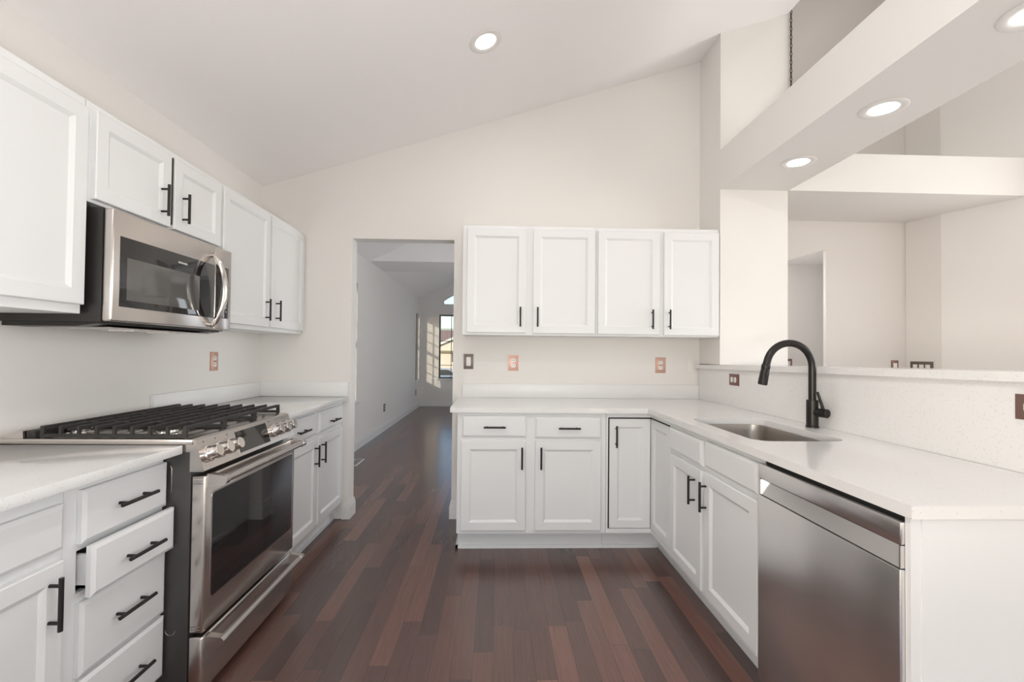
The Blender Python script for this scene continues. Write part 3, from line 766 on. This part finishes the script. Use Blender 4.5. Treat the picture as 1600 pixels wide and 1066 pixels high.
# sink base
t = thing('sink_cabinet', (1.26, 2.1, 0.0), 'white sink base cabinet with two false drawer fronts over two doors', 'cabinet', 'base cabinets')
bm = new()
FR.box(bm, 1.640, 1.655, -0.571, -0.018, 0.130, 0.880); FR.box(bm, 2.530, 2.545, -0.571, -0.018, 0.130, 0.880)
FR.box(bm, 1.655, 2.530, -0.571, -0.561, 0.130, 0.880); FR.box(bm, 1.655, 2.530, -0.561, -0.018, 0.130, 0.145)
for a, b in ((1.640, 1.672), (2.088, 2.128), (2.515, 2.545)): FR.box(bm, a, b, -0.018, 0, 0.130, 0.880)
for a, b in ((1.672, 2.088), (2.128, 2.515)):
    for z0, z1 in ((0.84, 0.880), (0.70, 0.745), (0.130, 0.17)): FR.box(bm, a, b, -0.018, 0, z0, z1)
obj('cabinet_box', bm, M['cab'], t)
bm = new(); box(bm, 1.055, 1.547, 1.640, 2.545, 0, 0.130); obj('toe_kick', bm, M['cab'], t)
slab(FR, 1.662, 2.086, 0.737, 0.855, t, name='false_drawer_front'); slab(FR, 2.122, 2.520, 0.730, 0.849, t, name='false_drawer_front')
d = shaker(FR, 1.662, 2.090, 0.152, 0.713, t); handle(FR, 2.068, 0.604, d, True)
d = shaker(FR, 2.122, 2.505, 0.152, 0.708, t); handle(FR, 2.191, 0.600, d, True)

# ------------------------------------------------------------------ dishwasher
t = thing('dishwasher', (1.25, 1.33, 0.0), 'stainless dishwasher with a recessed pocket handle under the peninsula counter', 'dishwasher')
DY0, DY1, DXF2 = 1.043, 1.622, 0.938
bm = new(); box(bm, 0.966, 1.540, DY0+0.012, DY1-0.006, 0.10, 0.862); obj('tub', bm, M['gasket'], t)
bm = new(); box(bm, 1.02, 1.54, DY0+0.012, DY1-0.006, 0.0, 0.10); obj('toe_kick', bm, M['gasket'], t)
bm = new(); box(bm, DXF2, 0.962, DY0, DY1, 0.108, 0.7565, 0.003); obj('door', bm, M['steel_dw'], t)
bm = new(); box(bm, DXF2+0.002, 0.962, DY0, DY1, 0.8125, 0.8655, 0.003); obj('control_lip', bm, M['steel_dw'], t)
bm = new()
for a, b in ((DY0, DY0+0.004), (DY1-0.016, DY1)): box(bm, DXF2+0.0015, 0.962, a, b, 0.7590, 0.8110)
prism(bm, [(DXF2+0.003, 0.7590), (DXF2+0.019, 0.8110), (0.962, 0.8110), (0.962, 0.7590)], 'Y', DY0+0.004, DY1-0.016)
obj('pocket_handle', bm, M['steel_dw'], t)
bm = new()
for z0, z1 in ((0.7560, 0.7595), (0.8105, 0.8130)): box(bm, DXF2+0.006, 0.962, DY0+0.001, DY1-0.001, z0, z1)
box(bm, 0.962, 0.966, DY0+0.002, DY1-0.002, 0.108, 0.864); obj('gasket', bm, M['gasket'], t)
bm = new(); box(bm, 0.963, 0.972, DY0+0.01, DY1-0.01, 0.862, 0.874); obj('control_strip', bm, M['gasket'], t)

# end of the peninsula
bm = new()
box(bm, 0.974, 1.560, 1.024, 1.042, 0, 0.8805); box(bm, 0.950, 0.974, 1.028, 1.042, 0, 0.8805)
tag(obj('end_panel', bm, M['cab']), 'plain white end panel closing the peninsula at the lower right', 'panel')

# ------------------------------------------------------------------ counter with sink, faucet, splash and bar ledge
SX0, SX1, SY0, SY1 = 1.030, 1.408, 1.787, 2.425
bm = new()
outer = [(-0.280, 2.832), (0.944, 2.832), (0.944, 1.018), (1.547, 1.018), (1.547, YW-0.001), (-0.280, YW-0.001)]
plate_with_holes(bm, outer, [rounded_rect(SX0, SX1, SY0, SY1, 0.065, 8)], 0.881, 0.911)
tag(obj('countertop', bm, M['quartz']), 'white quartz L-shaped countertop with the sink cut into it', 'countertop', 'countertops')
t = thing('sink', (1.22, 2.1, 0.67), 'stainless undermount sink sunk in the peninsula counter', 'sink')
bm = new()
prof = [(-0.016, 0.8800), (0.001, 0.8800), (0.002, 0.872), (0.010, 0.730), (0.016, 0.708), (0.034, 0.692), (0.10, 0.684)]
loops = []
for ins, z in prof:
    r = max(0.02, 0.065-ins*0.4); loops.append([bm.verts.new((x, y, z)) for x, y in rounded_rect(SX0+ins, SX1-ins, SY0+ins, SY1-ins, r, 8)])
for A, B in zip(loops, loops[1:]):
    for i in range(len(A)):
        j = (i+1) % len(A); bm.faces.new((A[i], A[j], B[j], B[i]))
bm.faces.new(loops[-1])
obj('bowl', bm, M['steel_sink'], t)
bm = new(); lathe(bm, (1.22, 2.1, 0.684), (0, 0, 1), [(0, 0), (0.045, 0), (0.045, 0.003), (0.03, 0.002), (0, 0.001)]); obj('drain', bm, M['chrome'], t)

fx, fy = 1.497, 2.135
t = thing('faucet', (fx, fy, 0.911), 'matte black gooseneck pull-down faucet behind the sink', 'faucet')
bm = new(); lathe(bm, (fx, fy, 0.911), (0, 0, 1), [(0, 0), (0.028, 0), (0.028, 0.008), (0.0255, 0.010), (0.0255, 0.128), (0.0235, 0.130), (0, 0.130)], 28); obj('base', bm, M['faucet'], t)
bm = new()
R_, zc_ = 0.1105, 1.196; cx = fx-R_
pts = [(fx, fy, 1.035), (fx, fy, 1.10), (fx, fy, 1.16)]
for k in range(0, 19):
    a = math.radians(k*168/18); pts.append((cx+R_*math.cos(a), fy, zc_+1.02*R_*math.sin(a)))
pts.append((pts[-1][0]-0.0035, fy, pts[-1][2]-0.012))
tube(bm, pts, 0.0165, seg=20); obj('spout', bm, M['faucet'], t)
ex, ez = pts[-1][0], pts[-1][2]
bm = new(); dv = Vector((-0.20, 0, -1)).normalized()
lathe(bm, (ex, fy, ez), dv, [(0, 0), (0.0175, 0), (0.0195, 0.004), (0.0195, 0.020), (0.0185, 0.022), (0.0185, 0.026), (0.0195, 0.028), (0.021, 0.095), (0.018, 0.099), (0, 0.099)], 24); obj('spray_head', bm, M['faucet'], t)
bm = new()
hv = Vector((0.36, -0.93, -0.02)).normalized()
lathe(bm, (fx, fy, 0.985), hv, [(0, 0), (0.0195, 0), (0.0195, 0.034), (0.0185, 0.035), (0.0185, 0.037), (0.0205, 0.038), (0.0205, 0.070), (0.019, 0.072), (0, 0.072)], 24)
pv = Vector((fx, fy, 0.985))+hv*0.053
tube(bm, [pv+Vector((0, 0, 0.012)), pv+Vector((-0.012, 0.004, 0.055)), pv+Vector((-0.024, 0.008, 0.098))], [0.0075, 0.0065, 0.0055], seg=12)
obj('lever', bm, M['faucet'], t)

bm = new(); box(bm, -0.252, 1.5465, YW-0.021, YW-0.001, 0.9115, 1.016, 0.001); tag(obj('backsplash', bm, M['quartz_satin']), 'long low white quartz backsplash under the back wall outlets', 'backsplash', 'low backsplashes')
bm = new(); prism(bm, [(1.02, 0.9115), (YW-0.022, 0.9115), (YW-0.022, zled(YW)), (1.02, zled(1.02))], 'X', 1.5475, 1.5605)
tag(obj('backsplash', bm, M['quartz_satin']), 'tall speckled quartz backsplash behind the sink faucet, under the bar ledge', 'backsplash')
bm = new(); prism(bm, [(0.98, zled(0.98)+0.0005), (YW-0.001, zled(YW)+0.0005), (YW-0.001, zled(YW)+0.0305), (0.98, zled(0.98)+0.0305)], 'X', 1.530, 2.085)
tag(obj('bar_ledge', bm, M['quartz']), 'raised white quartz bar ledge above the tall backsplash', 'bar ledge')

# ------------------------------------------------------------------ outlets and switches
class PF:            # plate frame: u horizontal, n out, z up, around a centre
    def __init__(s, kind, c): s.k, s.c = kind, Vector(c)
    def P(s, u, n, z):
        d = {'B': (u, -n), 'L': (n, u), 'R': (-n, u)}[s.k]; return (s.c.x+d[0], s.c.y+d[1], s.c.z+z)
    def box(s, bm, u0, u1, n0, n1, z0, z1, bev=0):
        a, b = s.P(u0, n0, z0), s.P(u1, n1, z1)
        box(bm, min(a[0],b[0]), max(a[0],b[0]), min(a[1],b[1]), max(a[1],b[1]), min(a[2],b[2]), max(a[2],b[2]), bev)
def plate(kind, c, name, material, inserts, label, cat, w=0.074, h=0.116, group='wall outlets and switches'):
    t = thing(name, c, label, cat, group); F = PF(kind, c)
    bm = new(); F.box(bm, -w/2, w/2, 0.0002, 0.004, -h/2, h/2); F.box(bm, -w/2+0.004, w/2-0.004, 0.004, 0.0065, -h/2+0.004, h/2-0.004, 0.001)
    obj('cover_plate', bm, material, t)
    for ins in inserts:
        bm = new()
        if ins[0] == 'duplex':
            u, z = ins[1], ins[2]; vert = ins[3]
            for s in (-1, 1):
                uu, zz = (u, z+s*0.020) if vert else (u+s*0.020, z)
                for k, poly in enumerate([rounded_rect(-0.017, 0.017, -0.014, 0.014, 0.011, 4)]):
                    A = [bm.verts.new(F.P(uu+(p[0] if vert else p[1]), 0.006, zz+(p[1] if vert else p[0]))) for p in poly]
                    B = [bm.verts.new(F.P(uu+(p[0] if vert else p[1]), 0.0085, zz+(p[1] if vert else p[0]))) for p in poly]
                    for i in range(len(A)):
                        j = (i+1) % len(A); bm.faces.new((A[i], A[j], B[j], B[i]))
                    bm.faces.new(A[::-1]); bm.faces.new(B)
            o = obj('receptacle', bm, M['white_plastic'], t)
            bm = new()
            for s in (-1, 1):
                uu, zz = (u, z+s*0.020) if vert else (u+s*0.020, z)
                for du in (-0.006, 0.006):
                    if vert: F.box(bm, uu+du-0.0012, uu+du+0.0012, 0.008, 0.0088, zz-0.002, zz+0.007)
                    else: F.box(bm, uu-0.002, uu+0.007, 0.008, 0.0088, zz+du-0.0012, zz+du+0.0012)
            F.box(bm, u-0.003, u+0.003, 0.006, 0.0075, z-0.003, z+0.003)
            obj('slots', bm, M['gasket'], o)
        elif ins[0] == 'rocker':
            u, z, rw, rh = ins[1:5]
            F.box(bm, u-rw/2, u+rw/2, 0.006, 0.009, z-rh/2, z+rh/2, 0.001)
            obj('rocker', bm, M['white_plastic'], t)
    return t
plate('L', (XL, 2.936, 1.178), 'outlet', M['copper'], [('duplex', 0, 0, True)], 'copper duplex outlet on the left wall beside the range', 'outlet', 0.078, 0.118)
plate('B', (-0.211, YW, 1.181), 'light_switch', M['bronze'], [('rocker', 0, 0, 0.033, 0.067)], 'dark bronze rocker switch on the back wall right beside the doorway', 'switch')
plate('B', (0.128, YW, 1.172), 'outlet', M['copper'], [('duplex', 0, 0, True)], 'copper duplex outlet on the back wall, the one nearer the doorway', 'outlet', 0.080, 0.120)
plate('B', (1.257, YW, 1.166), 'outlet', M['copper'], [('duplex', 0, 0, True)], 'copper duplex outlet on the back wall, the one nearer the sink corner', 'outlet', 0.080, 0.120)
plate('B', (1.500, YW, 1.160), 'light_switch', M['white_plastic'], [('rocker', 0, 0, 0.033, 0.067)], 'white rocker switch on the back wall in the sink corner', 'switch', 0.07, 0.114)
plate('R', (1.5475, 2.945, 1.089), 'outlet', M['brown'], [('duplex', 0, 0, False)], 'brown copper outlet set sideways in the tall backsplash left of the faucet', 'outlet', 0.118, 0.074)
plate('R', (1.5475, 1.262, 1.106), 'outlet', M['brown'], [('duplex', 0, 0, False)], 'brown copper outlet in the tall backsplash, cut by the right picture edge', 'outlet', 0.118, 0.074)
plate('B', (3.440, 3.868, 1.160), 'light_switch', M['brown'], [('rocker', 0, 0, 0.033, 0.067)], 'small single bronze switch on the far nook wall above the bar ledge', 'switch', 0.062, 0.116)
plate('R', (3.60-0.02, 3.70, 1.160), 'light_switch', M['bronze'], [('rocker', -0.046, 0, 0.033, 0.067), ('rocker', 0, 0, 0.033, 0.067), ('rocker', 0.046, 0, 0.033, 0.067)], 'dark triple rocker switch above the bar ledge in the nook', 'switch', 0.165, 0.116) if False else None
plate('B', (3.172, 4.90, 1.155), 'light_switch', M['brown'], [('rocker', 0, 0, 0.033, 0.067)], 'bronze switch on the passage wall seen just right of the column', 'switch', 0.074, 0.12)
plate('L', (XL, 7.36, 0.365), 'outlet', M['bronze'], [('duplex', 0, 0, True)], 'dark outlet low on the living room left wall, nearer the doorway', 'outlet', 0.11, 0.12)
plate('L', (XL, 10.20, 0.36), 'outlet', M['bronze'], [('duplex', 0, 0, True)], 'dark outlet low on the living room left wall, in the far corner', 'outlet', 0.11, 0.12)

# triple switch on the short return wall (turned with that wall)
def plate_on(p, q, s, z, name, material, n_rock, label, w, h):
    """plate on the wall running p->q at fraction s, facing the kitchen"""
    p, q = Vector(p), Vector(q); c = p+(q-p)*s; d = (q-p).normalized(); nrm = Vector((-d.y, d.x))
    if nrm.dot(-c) < 0: nrm = -nrm
    uvec = Vector((-nrm.y, nrm.x)); ang = math.atan2(uvec.y, uvec.x)
    t = thing(name, (c.x, c.y, z), label, 'switch', 'wall outlets and switches'); t.rotation_euler = (0, 0, ang)
    def P(bm, u0, u1, n0, n1, z0, z1, bev=0):
        box(bm, u0, u1, -n1, -n0, z0, z1, bev)
    keep = ORIGIN[t]; ORIGIN[t] = Vector((0, 0, 0))
    bm = new(); P(bm, -w/2, w/2, 0.0003, 0.0065, -h/2, h/2, 0.001); obj('cover_plate', bm, material, t)
    for k in range(n_rock):
        u = (k-(n_rock-1)/2)*0.046; bm = new(); P(bm, u-0.0165, u+0.0165, 0.006, 0.009, -0.0335, 0.0335, 0.001); obj('rocker', bm, M['white_plastic'], t)
    ORIGIN[t] = keep
    return t
plate_on(PA, PB, 0.46, 1.152, 'light_switch', M['bronze'], 3, 'dark triple rocker switch in the nook, just above the bar ledge', 0.165, 0.118)
plate_on(PB, PC, 0.115, 1.113, 'light_switch', M['white_plastic'], 1, 'white switch plate on the angled wall, mostly hidden by the bar ledge', 0.074, 0.114)

# ------------------------------------------------------------------ lamps
def can_light(loc, ax, label, power=CAN_POWER):
    t = thing('recessed_light', loc, label, 'ceiling light', 'recessed can lights'); ax = Vector(ax).normalized()
    keep = ORIGIN[t]
    bm = new(); lathe(bm, loc, ax, [(0.0, -0.02), (0.058, -0.02), (0.060, -0.001), (0.066, 0.003), (0.092, 0.004), (0.096, 0.0015), (0.096, 0.0002)], 48); obj('trim_ring', bm, M['lamp_trim'], t)
    bm = new(); lathe(bm, loc, ax, [(0, -0.0005), (0.0585, -0.0005), (0.0585, 0.0015), (0, 0.0015)], 48); obj('diffuser', bm, M['led'], t)
    l = lamp('recessed_light_lamp', 'AREA', Vector(loc)+ax*0.01, ax, power, (1.0, 0.97, 0.93), shape='DISK', size=0.11)
    l.parent = t; l.location = ax*0.01
    return t
for y, lb in ((2.693, 'recessed light in the beam underside, nearest the column'), (2.082, 'recessed light in the beam underside, middle of the three'), (1.470, 'recessed light in the beam, cut by the upper right picture corner')):
    can_light((1.803, y, 2.4128), (0, 0, -1), lb)
cx_, cy_ = -0.080, 2.578
can_light((cx_, cy_, zceil(cx_)-0.0003), (SL, 0, -1), 'single recessed light in the sloped kitchen ceiling', 2.0)
# unseen can lights added as fill in the kitchen and great room ceilings
for x, y, z, ax, pw, lb in ((cx_, 0.58, zceil(cx_)-0.0003, (SL, 0, -1), 11, 'unseen recessed light added as fill in the kitchen ceiling straight above the camera'), (cx_, -1.42, zceil(cx_)-0.0003, (SL, 0, -1), 11, 'unseen recessed light added as fill in the kitchen ceiling behind the camera'), (3.2, 1.8, 4.7197, (0, 0, -1), 6, 'unseen recessed light added as fill in the high great room ceiling, nearer the angled wall'), (3.2, -0.5, 4.7197, (0, 0, -1), 6, 'unseen recessed light added as fill in the high great room ceiling, nearer the side opening')):
    can_light((x, y, z), ax, lb, pw)

# chain hanging beside the upper column
bm = new()
zc_top, zc_bot = 4.72, 2.69
nl = int((zc_top-zc_bot)/0.030)
for k in range(nl):
    z = zc_top-0.018-k*0.030; pts = []
    a = 0 if k % 2 == 0 else PI/2
    for s in range(13):
        q = 2*PI*s/12; h = 0.006*math.cos(q); pts.append((2.0575+h*math.cos(a), 3.150+h*math.sin(a), z+0.019*math.sin(q)))
    tube(bm, pts, 0.0028, seg=6)
tag(obj('hanging_chain', bm, M['chain']), 'thin dark chain hanging against the upper column edge', 'chain')

# floor register in the living room
t = thing('floor_register', (-1.56, 5.24, 0.0), 'small white floor register beside the doorway', 'vent')
bm = new(); box(bm, -1.62, -1.51, 5.08, 5.40, 0.0002, 0.006, 0.002); obj('frame', bm, M['white_plastic'], t)
bm = new()
for k in range(10): box(bm, -1.605, -1.525, 5.10+k*0.029, 5.115+k*0.029, 0.005, 0.0066)
obj('slots', bm, M['gasket'], t)

# ------------------------------------------------------------------ outside the far window
bm = new(); box(bm, -60, 60, 10.9, 160, -1.2, -1.0); struct('ground', bm, M['lawn'])
t = thing('house', (-3.5, 52, -1.0), 'tan house with a gable and small window across the street', 'house')
bm = new(); box(bm, -14, 4, 50, 60, -1, 1.4); prism(bm, [(-7.2, 1.4), (0.8, 1.4), (-3.2, 3.1)], 'Y', 49.4, 56); obj('wall', bm, M['stucco'], t)
bm = new(); prism(bm, [(50, 1.4), (60, 1.4), (55, 3.9)], 'X', -14.5, 4.5); obj('roof', bm, M['shingle'], t)
bm = new()
for a, b in (((-7.8, 1.25), (-3.2, 3.2)), ((-3.2, 3.2), (1.4, 1.25))):
    prism(bm, [a, b, (b[0], b[1]+0.28), (a[0], a[1]+0.28)], 'Y', 49.2, 56.2)
obj('rake_trim', bm, M['ext_trim'], t)
bm = new(); box(bm, -4.75, -3.95, 49.3, 49.42, 0.2, 1.1); obj('window', bm, M['ext_glass'], t)
bm = new(); box(bm, -10, -8.5, 49.9, 50.02, 0, 1.1); obj('window', bm, M['ext_glass'], t)
bm = new(); box(bm, -5.6, -1.2, 49.6, 50, -1.0, -0.55); obj('brick_base', bm, M['brick'], t)
t = thing('car', (-3.6, 30, -1.0), 'blue car parked outside the far window', 'car')
bm = new(); prism(bm, [(-5.8, -0.75), (-1.4, -0.75), (-1.35, -0.35), (-2.4, -0.22), (-3.0, 0.18), (-4.6, 0.2), (-5.3, -0.2), (-5.85, -0.3)], 'Y', 29.2, 30.8); obj('body', bm, M['car_paint'], t)
bm = new(); prism(bm, [(-2.5, -0.2), (-3.05, 0.13), (-4.5, 0.15), (-5.1, -0.2)], 'Y', 29.18, 30.82); obj('window', bm, M['ext_glass'], t)
for x in (-2.2, -5.0):
    for y in (29.15, 30.65):
        bm = new(); cyl(bm, (x, y, -0.69), (x, y+0.2, -0.69), 0.31, seg=20); obj('wheel', bm, M['tyre'], t)
